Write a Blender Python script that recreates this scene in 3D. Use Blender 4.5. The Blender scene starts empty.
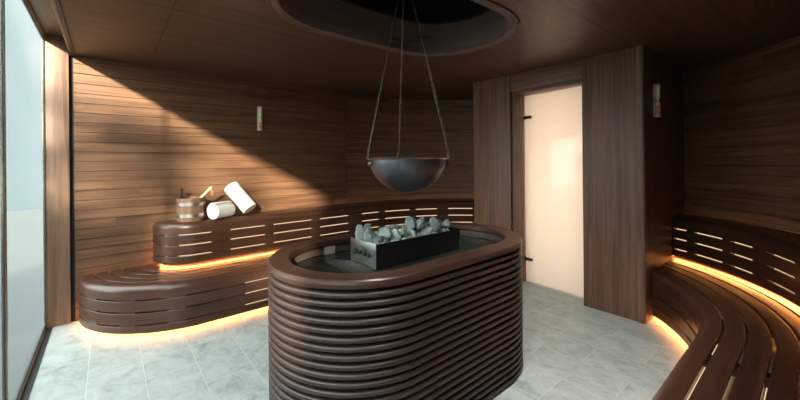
import bpy, bmesh, math, random
from mathutils import Matrix, Vector, Euler
from mathutils import noise as mnoise
random.seed(7)
S = bpy.context.scene
C = S.collection
PI = math.pi

# ------------------------------------------------------------------ camera
cam_d = bpy.data.cameras.new('camera')
cam = bpy.data.objects.new('camera', cam_d)
C.objects.link(cam)
TH = math.atan(292 / 350)
cam_d.sensor_width = 36
cam_d.lens = 350 / 800 * 36
cam_d.shift_y = -37.8 / 800
cam_d.clip_start = 0.02
cam.matrix_world = (Matrix.Translation((0, 0, 1.35)) @ Matrix.Rotation(-TH, 4, 'Z')
                    @ Matrix.Rotation(PI / 2, 4, 'X') @ Matrix.Rotation(-0.009, 4, 'Z'))
S.camera = cam

# ------------------------------------------------------------------ view, sky, sun
S.view_settings.view_transform = 'Standard'
S.view_settings.look = 'None'
S.view_settings.gamma = 1
S.view_settings.use_curve_mapping = False
S.view_settings.exposure = 0.75
S.cycles.use_denoising = True
S.cycles.max_bounces = 10
S.cycles.diffuse_bounces = 6
S.cycles.transparent_max_bounces = 12
S.cycles.caustics_reflective = False
S.cycles.caustics_refractive = False

FILL_W = 71.0          # two added fill lamps, out of view, that brighten the floor
SUN = Vector((1.0, 1.8, -0.58)).normalized()       # the way the sunlight travels
w = bpy.data.worlds.new('sky')
S.world = w
w.use_nodes = True
nt = w.node_tree
nt.nodes.clear()
out = nt.nodes.new('ShaderNodeOutputWorld')
bg = nt.nodes.new('ShaderNodeBackground')
tc = nt.nodes.new('ShaderNodeTexCoord')
dot = nt.nodes.new('ShaderNodeVectorMath'); dot.operation = 'DOT_PRODUCT'
dot.inputs[1].default_value = Vector((-0.75, -0.25, 0.6)).normalized()
mr = nt.nodes.new('ShaderNodeMapRange')
mr.inputs['From Min'].default_value = 0.1
mr.inputs['From Max'].default_value = 1.0
mr.interpolation_type = 'SMOOTHSTEP'
mixc = nt.nodes.new('ShaderNodeMix'); mixc.data_type = 'RGBA'
mixc.inputs['A'].default_value = (0.30, 0.385, 0.405, 1)     # pale haze away from the sun
mixc.inputs['B'].default_value = (5.6, 5.9, 5.8, 1)         # bright cloud on the sun's side
nt.links.new(tc.outputs['Generated'], dot.inputs[0])
nt.links.new(dot.outputs['Value'], mr.inputs['Value'])
nt.links.new(mr.outputs['Result'], mixc.inputs['Factor'])
nt.links.new(mixc.outputs['Result'], bg.inputs['Color'])
bg.inputs['Strength'].default_value = 1.0
nt.links.new(bg.outputs[0], out.inputs[0])

sl = bpy.data.lights.new('sun', 'SUN')
sl.energy = 16.0
sl.angle = math.radians(2.4)
sl.color = (1.0, 0.86, 0.66)
so = bpy.data.objects.new('sun', sl)
C.objects.link(so)
so.rotation_euler = SUN.to_track_quat('-Z', 'Y').to_euler()
so.location = (-6, -6, 6)

pl = bpy.data.lights.new('window_portal', 'AREA')
pl.shape = 'RECTANGLE'; pl.size = 4.7; pl.size_y = 2.4
pl.cycles.is_portal = True
po = bpy.data.objects.new('window_portal', pl)
C.objects.link(po)
po.location = (-0.425, 1.8, 1.2)
po.rotation_euler = Vector((1, 0, 0)).to_track_quat('-Z', 'Y').to_euler()

# ------------------------------------------------------------------ helpers
def tag(o, label=None, cat=None, group=None, kind=None):
    if label: o['label'] = label
    if cat: o['category'] = cat
    if group: o['group'] = group
    if kind: o['kind'] = kind
    return o


def thing(name, loc, label, cat, group=None, rz=0):
    o = bpy.data.objects.new(name, None)
    o.empty_display_size = 0.1
    C.objects.link(o)
    o.location = loc
    o.rotation_euler = (0, 0, rz)
    return tag(o, label, cat, group)


def link(name, me, mat, parent=None, loc=None):
    o = bpy.data.objects.new(name, me)
    C.objects.link(o)
    if mat and not me.materials: me.materials.append(mat)
    if parent:
        o.parent = parent
        if loc is None:          # world-space mesh under a moved parent
            o.location = (0, 0, 0) if parent.parent else -Vector(parent.location)
    if loc is not None: o.location = loc
    return o


def mesh(name, V, Fc, UV=None, sharp=35, smooth=True):
    me = bpy.data.meshes.new(name)
    me.from_pydata(V, [], Fc)
    if UV:
        l = me.uv_layers.new(name='UVMap')
        i = 0
        for f in UV:
            for uv in f:
                l.data[i].uv = uv
                i += 1
    bm = bmesh.new(); bm.from_mesh(me)
    bmesh.ops.recalc_face_normals(bm, faces=bm.faces)
    bm.to_mesh(me); bm.free()
    if smooth:
        me.shade_smooth()
        me.set_sharp_from_angle(angle=math.radians(sharp))
    me.validate()
    return me


class MB:
    """collects shapes into one mesh"""
    def __init__(self): self.V = []; self.F = []; self.UV = []

    def add(self, V, F, UV):
        b = len(self.V)
        self.V += V
        self.F += [tuple(i + b for i in f) for f in F]
        self.UV += UV

    def box(self, x0, x1, y0, y1, z0, z1, grain='z', b=0.0):
        bm = bmesh.new()
        bmesh.ops.create_cube(bm, size=1)
        for v in bm.verts:
            v.co = ((x0 + x1) / 2 + v.co.x * (x1 - x0), (y0 + y1) / 2 + v.co.y * (y1 - y0), (z0 + z1) / 2 + v.co.z * (z1 - z0))
        if b: bmesh.ops.bevel(bm, geom=bm.edges[:], offset=b, segments=2, affect='EDGES', profile=0.6)
        self.bm(bm, grain)
        return self

    def bm(self, bm, grain='z', M=None):
        bm.normal_update()
        V = [tuple(M @ v.co) if M else tuple(v.co) for v in bm.verts]
        bm.verts.index_update()
        F = []; UV = []
        g = 'xyz'.index(grain)
        for f in bm.faces:
            F.append(tuple(v.index for v in f.verts))
            n = f.normal; a = max(range(3), key=lambda i: abs(n[i]))
            oth = [i for i in range(3) if i != a]
            if g in oth: uu = g; vv = [i for i in oth if i != g][0]
            else: uu, vv = oth
            UV.append([(v.co[uu] + a * 3.1, v.co[vv] + a * 1.7) for v in f.verts])
        bm.free()
        self.add(V, F, UV)
        return self

    def lathe(self, prof, n=32, M=None, closed=False):
        V = []; F = []; UV = []
        L = len(prof)
        for i in range(n):
            a = 2 * PI * i / n
            for r, z in prof:
                p = Vector((r * math.cos(a), r * math.sin(a), z))
                V.append(tuple(M @ p) if M else tuple(p))
        rng = L if closed else L - 1
        for i in range(n):
            j = (i + 1) % n
            for k in range(rng):
                k2 = (k + 1) % L
                F.append((i * L + k, j * L + k, j * L + k2, i * L + k2))
                rr = 0.15
                UV.append([(prof[k][1], i * rr * 6.28 / n), (prof[k][1], (i + 1) * rr * 6.28 / n),
                           (prof[k2][1], (i + 1) * rr * 6.28 / n), (prof[k2][1], i * rr * 6.28 / n)])
        self.add(V, F, UV)
        return self

    def tube(self, pts, r, n=8, closed=False, caps=True):
        pts = [Vector(p) for p in pts]
        N = len(pts)
        V = []; F = []; UV = []
        up = None
        for i, p in enumerate(pts):
            if closed: t = (pts[(i + 1) % N] - pts[i - 1]).normalized()
            else: t = (pts[min(i + 1, N - 1)] - pts[max(i - 1, 0)]).normalized()
            if up is None:
                up = Vector((0, 0, 1)) if abs(t.z) < 0.9 else Vector((1, 0, 0))
            s = t.cross(up).normalized()
            up = s.cross(t).normalized()
            rr = r[i] if isinstance(r, (list, tuple)) else r
            for k in range(n):
                a = 2 * PI * k / n
                V.append(tuple(p + (s * math.cos(a) + up * math.sin(a)) * rr))
        for i in range(N if closed else N - 1):
            j = (i + 1) % N
            for k in range(n):
                k2 = (k + 1) % n
                F.append((i * n + k, i * n + k2, j * n + k2, j * n + k))
                UV.append([(i * .02, k * .01), (i * .02, k * .01 + .01), (i * .02 + .02, k * .01 + .01), (i * .02 + .02, k * .01)])
        if caps and not closed:
            F.append(tuple(range(n))); UV.append([(0, 0)] * n)
            F.append(tuple((N - 1) * n + k for k in range(n))); UV.append([(0, 0)] * n)
        self.add(V, F, UV)
        return self

    def build(self, name, mat, parent=None, loc=None, sharp=35, smooth=True):
        return link(name, mesh(name, self.V, self.F, self.UV, sharp, smooth), mat, parent, loc)


def arclen(P, closed):
    s = [0.0]
    for i in range(1, len(P)): s.append(s[-1] + math.dist(P[i], P[i - 1]))
    if closed: s.append(s[-1] + math.dist(P[0], P[-1]))
    return s


def sweep(name, pathf, prof, mat, parent=None, closed=False, a=0.0, b=1e9, sharp=17, u0=0.0):
    """sweeps a closed (offset, z) outline along a family of parallel paths; a..b cuts by length along it"""
    base = pathf(0.0)
    s = arclen(base, closed)
    nb = len(base)
    if closed: pos = [(i, 0.0, s[i]) for i in range(nb)]
    else:
        a = max(a, 0.0); b = min(b, s[-1])
        pos = [(i, 0.0, s[i]) for i in range(nb) if a + 1e-4 < s[i] < b - 1e-4]
        for c, front in ((a, True), (b, False)):
            i = max([j for j in range(nb - 1) if s[j] <= c + 1e-9] or [0])
            t = (c - s[i]) / max(1e-9, s[i + 1] - s[i])
            pos.insert(0 if front else len(pos), (i, t, c))
    m = len(prof); n = len(pos)
    per = [0.0]
    for k in range(m): per.append(per[-1] + math.dist(prof[k], prof[(k + 1) % m]))
    cache = {}
    def pf(o):
        k = round(o, 6)
        if k not in cache: cache[k] = pathf(o)
        return cache[k]
    V = []
    for i, t, _ in pos:
        for o, z in prof:
            L = pf(o)
            x, y = L[i]
            if t:
                x += (L[i + 1][0] - x) * t; y += (L[i + 1][1] - y) * t
            V.append((x, y, z))
    F = []; UV = []
    for q in range(n if closed else n - 1):
        j = (q + 1) % n
        sa = pos[q][2] + u0; sb = (s[q + 1] if closed else pos[j][2]) + u0
        for k in range(m):
            k2 = (k + 1) % m
            F.append((q * m + k, j * m + k, j * m + k2, q * m + k2))
            UV.append([(sa, per[k]), (sb, per[k]), (sb, per[k + 1]), (sa, per[k + 1])])
    if not closed:
        F.append(tuple(range(m))); UV.append([(p[0], p[1]) for p in prof])
        F.append(tuple((n - 1) * m + k for k in range(m))); UV.append([(p[0], p[1]) for p in prof])
    return link(name, mesh(name, V, F, UV, sharp), mat, parent)


def rrect(o0, o1, z0, z1, r=0.004):
    P = []
    for cx, cz, a0 in ((o1 - r, z1 - r, 0), (o0 + r, z1 - r, 90), (o0 + r, z0 + r, 180), (o1 - r, z0 + r, 270)):
        for k in range(3):
            a = math.radians(a0 + 45 * k)
            P.append((cx + r * math.cos(a), cz + r * math.sin(a)))
    return P


# ------------------------------------------------------------------ materials
class N:
    def __init__(self, name):
        self.m = bpy.data.materials.new(name)
        self.m.use_nodes = True
        self.t = self.m.node_tree
        self.t.nodes.clear()
        self.out = self.t.nodes.new('ShaderNodeOutputMaterial')

    def n(self, kind, **kw):
        x = self.t.nodes.new('ShaderNode' + kind)
        for k, v in kw.items(): setattr(x, k, v)
        return x

    def l(self, a, b): self.t.links.new(a, b)

    def math(self, op, a, b=None, c=None):
        x = self.n('Math', operation=op)
        for i, v in enumerate((a, b, c)):
            if v is None: continue
            if hasattr(v, 'links') or hasattr(v, 'is_linked'): self.l(v, x.inputs[i])
            else: x.inputs[i].default_value = v
        return x.outputs[0]

    def ramp(self, f, stops):
        x = self.n('ValToRGB')
        while len(x.color_ramp.elements) < len(stops): x.color_ramp.elements.new(0.5)
        for e, (p, c) in zip(x.color_ramp.elements, stops):
            e.position = p; e.color = (*c, 1) if len(c) == 3 else c
        self.l(f, x.inputs[0])
        return x.outputs[0]

    def mix(self, f, a, b, blend='MIX'):
        x = self.n('Mix', data_type='RGBA', blend_type=blend)
        for k, v in (('Factor', f), ('A', a), ('B', b)):
            i = x.inputs[k] if k == 'Factor' else [s for s in x.inputs if s.name == k and s.type == 'RGBA'][0]
            if hasattr(v, 'is_linked'): self.l(v, i)
            else: i.default_value = v if k == 'Factor' or len(v) == 4 else (*v, 1)
        return [o for o in x.outputs if o.type == 'RGBA'][0]

    def pbr(self, color, rough=0.5, metal=0.0, spec=0.5, normal=None, coat=0.0):
        p = self.n('BsdfPrincipled')
        for k, v in (('Base Color', color), ('Roughness', rough), ('Metallic', metal), ('Specular IOR Level', spec), ('Coat Weight', coat)):
            if hasattr(v, 'is_linked'): self.l(v, p.inputs[k])
            elif k == 'Base Color': p.inputs[k].default_value = (*v, 1)
            else: p.inputs[k].default_value = v
        if normal is not None: self.l(normal, p.inputs['Normal'])
        self.l(p.outputs[0], self.out.inputs[0])
        return self.m

    def bump(self, h, strength=0.2, dist=0.002):
        b = self.n('Bump')
        b.inputs['Strength'].default_value = strength
        b.inputs['Distance'].default_value = dist
        self.l(h, b.inputs['Height'])
        return b.outputs[0]


def wood(name, dark, light, rough=0.45, pitch=None, board=None, seams=None, v0=0.0, contrast=1.0, spec=0.5, across=1.0, tw=0.5):
    """grain runs along U (metres); 'pitch' gives each plank across V its own tone"""
    q = N(name)
    uv = q.n('UVMap')
    sep = q.n('SeparateXYZ'); q.l(uv.outputs[0], sep.inputs[0])
    u, v = sep.outputs[0], sep.outputs[1]
    oi = q.n('ObjectInfo')
    seed = q.math('MULTIPLY', oi.outputs['Random'], 37.0)
    tone = None
    if pitch:
        row = q.math('FLOOR', q.math('DIVIDE', q.math('ADD', v, v0), pitch))
        wn = q.n('TexWhiteNoise', noise_dimensions='1D'); q.l(row, wn.inputs['W'])
        tone = wn.outputs['Value']
        if board:
            col = q.math('FLOOR', q.math('ADD', q.math('DIVIDE', u, board), q.math('MULTIPLY', tone, 5.0)))
            wn2 = q.n('TexWhiteNoise', noise_dimensions='2D')
            cb = q.n('CombineXYZ'); q.l(row, cb.inputs[0]); q.l(col, cb.inputs[1])
            q.l(cb.outputs[0], wn2.inputs['Vector'])
            tone = wn2.outputs['Value']
        seed = q.math('ADD', seed, q.math('MULTIPLY', tone, 50.0))
    def nz(su, sv, det, dist=0.0, ro=0.55):
        cb = q.n('CombineXYZ')
        q.l(q.math('MULTIPLY', u, su), cb.inputs[0])
        q.l(q.math('MULTIPLY', v, sv), cb.inputs[1])
        q.l(seed, cb.inputs[2])
        x = q.n('TexNoise')
        x.inputs['Scale'].default_value = 1.0
        x.inputs['Detail'].default_value = det
        x.inputs['Roughness'].default_value = ro
        x.inputs['Distortion'].default_value = dist
        q.l(cb.outputs[0], x.inputs['Vector'])
        return x.outputs['Fac']
    n1 = nz(0.9, 22 * across, 5, 0.6)
    n2 = nz(3.0, 130 * across, 3)
    f = q.math('ADD', q.math('MULTIPLY', n1, 0.65), q.math('MULTIPLY', n2, 0.35))
    f = q.math('ADD', q.math('MULTIPLY', q.math('SUBTRACT', f, 0.5), 2.6 * contrast), 0.5)
    if tone is not None:
        f = q.math('ADD', f, q.math('MULTIPLY', q.math('SUBTRACT', tone, 0.5), tw))
    else:
        f = q.math('ADD', f, q.math('MULTIPLY', q.math('SUBTRACT', oi.outputs['Random'], 0.5), 0.25))
    c = q.ramp(f, [(0.0, dark), (1.0, light)])
    if seams:
        tcn = q.n('TexCoord'); sp = q.n('SeparateXYZ'); q.l(tcn.outputs['Object'], sp.inputs[0])
        tot = None
        for ax, p, lo, hi in seams:
            a = sp.outputs[ax]; o = sp.outputs[1 - ax]
            d = q.math('LESS_THAN', q.math('ABSOLUTE', q.math('SUBTRACT', a, p)), 0.0035)
            d = q.math('MULTIPLY', d, q.math('MULTIPLY', q.math('GREATER_THAN', o, lo), q.math('LESS_THAN', o, hi)))
            tot = d if tot is None else q.math('MAXIMUM', tot, d)
        c = q.mix(tot, c, (0.012, 0.008, 0.006))
    rg = q.math('ADD', q.math('MULTIPLY', n1, 0.2), rough - 0.1)
    return q.pbr(c, rg, 0, spec, q.bump(n2, 0.25, 0.0012))


M = {}
M['wall'] = wood('wall_planks', (0.070, 0.030, 0.0145), (0.215, 0.101, 0.047), 0.5, tw=0.3, contrast=1.25, pitch=0.0852, board=2.3, v0=0.0)
M['ceil'] = wood('ceiling_veneer', (0.052, 0.025, 0.0155), (0.172, 0.092, 0.057), 0.40, contrast=1.5,
                 seams=[(1, 0.99, -9, 9), (1, 2.53, -9, 9), (0, 0.31, -9, 9), (0, 2.53, -9, 0.99), (0, 2.53, 0.99, 1.52), (1, 1.52, 2.46, 9), (0, 2.0, 0.99, 1.3), (0, 2.53, 2.53, 9)])
M['hole'] = wood('recess_veneer', (0.15, 0.10, 0.085), (0.29, 0.21, 0.18), 0.30, across=0.6, spec=0.9)
M['portal'] = wood('portal_veneer', (0.090, 0.045, 0.027), (0.235, 0.128, 0.078), 0.5, across=1.2, contrast=1.4)
M['bench'] = wood('bench_slats', (0.030, 0.0115, 0.0068), (0.080, 0.034, 0.0205), 0.31, contrast=0.8)
M['island'] = wood('surround_slats', (0.019, 0.0095, 0.007), (0.047, 0.026, 0.020), 0.40, contrast=0.8)
M['rim'] = wood('surround_rim', (0.030, 0.0135, 0.009), (0.066, 0.032, 0.022), 0.36, contrast=0.8)
M['pail'] = wood('pail_staves', (0.09, 0.038, 0.016), (0.24, 0.12, 0.06), 0.55, pitch=0.03, across=3)
M['ladle'] = wood('pale_wood', (0.50, 0.36, 0.20), (0.70, 0.56, 0.36), 0.55)
M['darkwood'] = wood('dark_handle', (0.03, 0.015, 0.01), (0.07, 0.035, 0.025), 0.4)
M['core'] = N('dark_core').pbr((0.008, 0.006, 0.005), 0.8)
M['black'] = N('black_void').pbr((0.004, 0.004, 0.004), 0.9)


def floor_mat():
    q = N('slate_tiles')
    tcn = q.n('TexCoord'); sp = q.n('SeparateXYZ'); q.l(tcn.outputs['Object'], sp.inputs[0])
    cb = q.n('CombineXYZ')
    q.l(q.math('ADD', sp.outputs[1], 0.09 + 0.56 * 8), cb.inputs[0])
    q.l(q.math('ADD', sp.outputs[0], 0.11 + 2.82), cb.inputs[1])
    br = q.n('TexBrick', offset=0.5, offset_frequency=2)
    br.inputs['Color1'].default_value = (0, 0, 0, 1)
    br.inputs['Color2'].default_value = (1, 1, 1, 1)
    br.inputs['Scale'].default_value = 1
    br.inputs['Mortar Size'].default_value = 0.0022
    br.inputs['Mortar Smooth'].default_value = 0.2
    br.inputs['Bias'].default_value = 0
    br.inputs['Brick Width'].default_value = 0.56
    br.inputs['Row Height'].default_value = 0.282
    q.l(cb.outputs[0], br.inputs['Vector'])
    # cloudy slate, streaked a little across each tile
    def nz(scale, det, dist, off):
        vm = q.n('VectorMath', operation='MULTIPLY_ADD')
        q.l(tcn.outputs['Object'], vm.inputs[0])
        vm.inputs[1].default_value = (1.5, 1.0, 1)
        cc = q.n('CombineXYZ')
        q.l(q.math('MULTIPLY', br.outputs['Color'], 7.0), cc.inputs[2])
        cc.inputs[0].default_value = off
        q.l(cc.outputs[0], vm.inputs[2])
        x = q.n('TexNoise')
        x.inputs['Scale'].default_value = scale; x.inputs['Detail'].default_value = det
        x.inputs['Distortion'].default_value = dist; x.inputs['Roughness'].default_value = 0.6
        q.l(vm.outputs[0], x.inputs['Vector'])
        return x.outputs['Fac']
    a = nz(4.0, 6, 1.2, 0.0); b = nz(22, 5, 0.6, 3.0)
    f = q.math('ADD', q.math('MULTIPLY', a, 0.65), q.math('MULTIPLY', b, 0.35))
    c = q.ramp(f, [(0.30, (0.17, 0.205, 0.193)), (0.5, (0.32, 0.365, 0.345)), (0.70, (0.44, 0.47, 0.44))])
    c = q.mix(q.math('MULTIPLY', br.outputs['Color'], 0.22), c, (0.40, 0.39, 0.345))
    c = q.mix(br.outputs['Fac'], c, (0.46, 0.48, 0.455))
    return q.pbr(c, q.math('ADD', q.math('MULTIPLY', b, 0.3), 0.35), 0, 0.4, q.bump(f, 0.35, 0.004))


M['floor'] = floor_mat()


def metal(name, c, rough, streak=0.15, metalness=1.0):
    q = N(name)
    tcn = q.n('TexCoord')
    x = q.n('TexNoise'); x.inputs['Scale'].default_value = 9; x.inputs['Detail'].default_value = 5
    q.l(tcn.outputs['Object'], x.inputs['Vector'])
    cc = q.mix(x.outputs['Fac'], tuple(v * (1 - streak) for v in c), tuple(min(1, v * (1 + streak)) for v in c))
    return q.pbr(cc, q.math('ADD', q.math('MULTIPLY', x.outputs['Fac'], 0.2), rough - 0.1), metalness)


M['bowl'] = metal('dark_steel', (0.135, 0.142, 0.16), 0.42, 0.25, 0.85)
M['bowl_rim'] = metal('worn_copper_edge', (0.42, 0.33, 0.28), 0.35)
M['chain'] = metal('chain_steel', (0.115, 0.098, 0.082), 0.45)
M['heater_side'] = metal('black_steel', (0.018, 0.018, 0.017), 0.35, 0.2, 0.5)
M['heater_end'] = metal('brushed_steel', (0.42, 0.45, 0.40), 0.3, 0.2)
M['wire'] = metal('grate_steel', (0.17, 0.18, 0.17), 0.4)
M['tray'] = metal('wet_dark_tray', (0.016, 0.019, 0.013), 0.25, 0.3, 0.1)
M['brass'] = metal('bronze_frame', (0.34, 0.28, 0.17), 0.45, 0.03, 0.7)
M['frame_dark'] = N('dark_gasket').pbr((0.02, 0.018, 0.016), 0.5)
M['band'] = metal('pail_band', (0.55, 0.53, 0.50), 0.35)
M['hinge'] = metal('dark_bronze', (0.06, 0.05, 0.04), 0.4)
M['cream'] = N('cream_block').pbr((0.40, 0.31, 0.25), 0.5)
M['strip'] = wood('light_liner', (0.08, 0.055, 0.04), (0.14, 0.10, 0.075), 0.5)
M['leather'] = N('leather_loop').pbr((0.45, 0.30, 0.17), 0.7)


def cloth():
    q = N('white_terry')
    tcn = q.n('TexCoord')
    x = q.n('TexNoise'); x.inputs['Scale'].default_value = 160; x.inputs['Detail'].default_value = 3
    q.l(tcn.outputs['Object'], x.inputs['Vector'])
    p = q.n('BsdfPrincipled')
    p.inputs['Base Color'].default_value = (0.72, 0.71, 0.69, 1)
    p.inputs['Roughness'].default_value = 0.95
    p.inputs['Sheen Weight'].default_value = 0.3
    q.l(q.bump(x.outputs['Fac'], 0.7, 0.006), p.inputs['Normal'])
    q.l(p.outputs[0], q.out.inputs[0])
    return q.m


M['towel'] = cloth()


def stone():
    q = N('sauna_stone')
    tcn = q.n('TexCoord'); oi = q.n('ObjectInfo')
    vm = q.n('VectorMath', operation='ADD'); q.l(tcn.outputs['Object'], vm.inputs[0])
    cb = q.n('CombineXYZ'); q.l(q.math('MULTIPLY', oi.outputs['Random'], 20.0), cb.inputs[0]); q.l(cb.outputs[0], vm.inputs[1])
    x = q.n('TexNoise'); x.inputs['Scale'].default_value = 35; x.inputs['Detail'].default_value = 6; x.inputs['Roughness'].default_value = 0.7
    q.l(vm.outputs[0], x.inputs['Vector'])
    f = q.math('ADD', x.outputs['Fac'], q.math('MULTIPLY', q.math('SUBTRACT', oi.outputs['Random'], 0.5), 0.25))
    c = q.ramp(f, [(0.34, (0.05, 0.06, 0.06)), (0.5, (0.22, 0.265, 0.255)), (0.70, (0.52, 0.59, 0.565))])
    return q.pbr(c, 0.8, 0, 0.3, q.bump(x.outputs['Fac'], 0.6, 0.006))


M['stone'] = stone()


def emit(name, c, s):
    q = N(name)
    e = q.n('Emission'); e.inputs[0].default_value = (*c, 1); e.inputs[1].default_value = s
    q.l(e.outputs[0], q.out.inputs[0])
    return q.m


M['led'] = emit('warm_led', (1.0, 0.34, 0.085), 55.0)
M['led_back'] = emit('warm_led_diffuser', (1.0, 0.68, 0.38), 0.62)


def pane(name, tr, frost, clear, tint=(1, 1, 1)):
    """thin sheet: part clear, part frosted, with a weak mirror"""
    q = N(name)
    t = q.n('BsdfTransparent'); t.inputs[0].default_value = (*clear, 1)
    d = q.n('BsdfTranslucent'); d.inputs[0].default_value = (*tint, 1)
    df = q.n('BsdfDiffuse'); df.inputs[0].default_value = (*tint, 1)
    g = q.n('BsdfGlossy'); g.inputs[1].default_value = 0.12
    m0 = q.n('MixShader'); m0.inputs[0].default_value = 0.3
    q.l(d.outputs[0], m0.inputs[1]); q.l(df.outputs[0], m0.inputs[2])
    m1 = q.n('MixShader'); m1.inputs[0].default_value = frost
    q.l(t.outputs[0], m1.inputs[1]); q.l(m0.outputs[0], m1.inputs[2])
    m2 = q.n('MixShader'); m2.inputs[0].default_value = 0.04
    q.l(m1.outputs[0], m2.inputs[1]); q.l(g.outputs[0], m2.inputs[2])
    q.l(m2.outputs[0], q.out.inputs[0])
    return q.m


M['glass'] = pane('hazy_window_glass', 1, 0.04, (0.95, 0.98, 0.98), (0.9, 0.95, 0.95))
M['door'] = pane('frosted_door_glass', 0, 1.0, (1, 1, 1), (0.95, 0.90, 0.84))
M['plaster'] = N('pale_lobby_plaster').pbr((0.85, 0.78, 0.70), 0.8)
M['terrace'] = N('terrace_stone').pbr((0.062, 0.070, 0.072), 0.8)

# ------------------------------------------------------------------ plan
CX, CY = 2.5, 1.85                # centre of the rounded end of the room
RL, RU, RW = 1.425, 1.93, 2.38     # lower bench front, upper bench front, wall
PY0, PY1 = 0.92, 2.67             # the two side faces of the door portal
PX = 3.388                         # its front face
CEIL = 2.30


def st(kind_obj):
    kind_obj['kind'] = 'structure'
    return kind_obj


def lin(p, q, n): return [(p[0] + (q[0] - p[0]) * i / n, p[1] + (q[1] - p[1]) * i / n) for i in range(n + 1)]


def arc(cx, cy, r, a0, a1, n): return [(cx + r * math.cos(math.radians(a0 + (a1 - a0) * i / n)), cy + r * math.sin(math.radians(a0 + (a1 - a0) * i / n))) for i in range(n + 1)]


# floor
b = MB(); b.box(-0.42, 5.05, -0.7, 4.5, -0.12, 0.0, 'x')
st(b.build('floor', M['floor'], smooth=False))


# plank walls
def plank_profile():
    P = [(0.0, 0.0)]
    z = 2.233 - 0.0852 * 26
    while z < CEIL - 0.005:
        if z > 0.01:
            P += [(0.0, z - 0.0035), (0.002, z - 0.0022), (0.009, z - 0.0018), (0.009, z + 0.0018), (0.002, z + 0.0022), (0.0, z + 0.0035)]
        z += 0.0852
    P += [(0.0, CEIL), (0.12, CEIL), (0.12, 0.0)]
    return P


PP = plank_profile()
st(sweep('wall_back', lambda o: lin((-0.225, 4.13 + o), (2.545, 4.225 + o), 24), PP, M['wall'], sharp=25))
def end_path(o):
    return arc(CX, CY, RW + o, 88.8, 0, 46)
st(sweep('wall_end', end_path, PP, M['wall'], sharp=25))
def right_path(o):
    r = RW + o
    return arc(CX, CY, r, 0, -90, 46) + lin((CX - 0.1, CY - r), (-0.395, CY - r), 14)
st(sweep('wall_right', right_path, PP, M['wall'], sharp=25))
b = MB(); b.box(2.536, 2.57, 4.240, 4.33, 0, CEIL)
st(b.build('trim_1', M['core']))

# ceiling with its stadium-shaped opening
HX0, HX1, HY, HR = 1.20, 1.90, 1.80, 0.485


def stadium(x0, x1, y, r, n=28):
    P = []
    for i in range(n + 1):
        a = math.radians(-90 + 180 * i / n)
        P.append((x1 + r * math.cos(a), y + r * math.sin(a)))
    m = 8
    for i in range(1, m): P.append((x1 + (x0 - x1) * i / m, y + r))
    for i in range(n + 1):
        a = math.radians(90 + 180 * i / n)
        P.append((x0 + r * math.cos(a), y + r * math.sin(a)))
    for i in range(1, m): P.append((x0 + (x1 - x0) * i / m, y - r))
    return P


def slab(name, outer, inner, z0, z1, mat, slot=None):
    bm = bmesh.new()
    for z in (z0, z1):
        es = []
        for loop in [outer] + ([inner] if inner else []) + ([slot] if slot else []):
            vs = [bm.verts.new((x, y, z)) for x, y in loop]
            es += [bm.edges.new((vs[i], vs[(i + 1) % len(vs)])) for i in range(len(vs))]
        bmesh.ops.triangle_fill(bm, edges=es, use_beauty=True)
    bm.verts.index_update()
    vs = list(bm.verts)
    h = len(vs) // 2
    k = 0
    for loop in [outer] + ([inner] if inner else []) + ([slot] if slot else []):
        L = len(loop)
        for i in range(L):
            j = (i + 1) % L
            bm.faces.new((vs[k + i], vs[k + j], vs[h + k + j], vs[h + k + i]))
        k += L
    bmesh.ops.recalc_face_normals(bm, faces=bm.faces)
    mb = MB().bm(bm, 'x')
    return mb.build(name, mat, smooth=False)


slot_line = [(1.28 + 0.60 * i / 8, HY - 0.565) for i in range(9)] + [(1.90 + 0.565 * math.cos(math.radians(a)), HY + 0.565 * math.sin(math.radians(a))) for a in range(-84, -59, 6)]
slot_back = [(1.90 + 0.553 * math.cos(math.radians(a)), HY + 0.553 * math.sin(math.radians(a))) for a in range(-60, -85, -6)] + [(1.88 - 0.60 * i / 8, HY - 0.553) for i in range(9)]
outer = [(-0.225, -0.75), (5.1, -0.75), (5.1, 4.5), (-0.225, 4.5)]
st(slab('ceiling', outer, stadium(HX0, HX1, HY, HR + 0.062), CEIL, CEIL + 0.10, M['ceil'], slot_line + slot_back))
def hole_path(o): return stadium(HX0, HX1, HY, HR + o)
st(sweep('ceiling_recess', hole_path, [(0.006, CEIL - 0.001), (0.0, CEIL + 0.004), (0.0, CEIL + 0.262), (0.061, CEIL + 0.262), (0.061, CEIL - 0.001)], M['hole'], closed=True))
st(sweep('ceiling_shaft', lambda o: stadium(HX0, HX1, HY, HR - 0.03 + o), [(0.03, CEIL + 0.264), (0.0, CEIL + 0.264), (0.0, CEIL + 0.29), (0.05, CEIL + 0.30), (0.05, CEIL + 0.60), (0.10, CEIL + 0.60), (0.10, CEIL + 0.264)], M['black'], closed=True))
b = MB(); b.box(0.3, 2.9, 1.0, 2.6, CEIL + 0.602, CEIL + 0.65, 'x')
st(b.build('ceiling_cap', M['black']))
# soffit strip by the window, a little higher than the ceiling, and the trim on the ceiling's edge
b = MB(); b.box(-0.42, -0.226, -0.75, 4.5, 2.44, 2.52, 'y')
st(b.build('ceiling_soffit', M['ceil']))
b = MB(); b.box(-0.2445, -0.2255, -0.75, 4.12, 2.288, 2.41, 'y', 0.002)
st(b.build('trim_2', M['ceil']))
b = MB(); b.box(-0.225, -0.208, -0.75, 4.125, 2.290, 2.2995, 'y', 0.001)
st(b.build('trim_3', M['frame_dark']))

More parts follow.
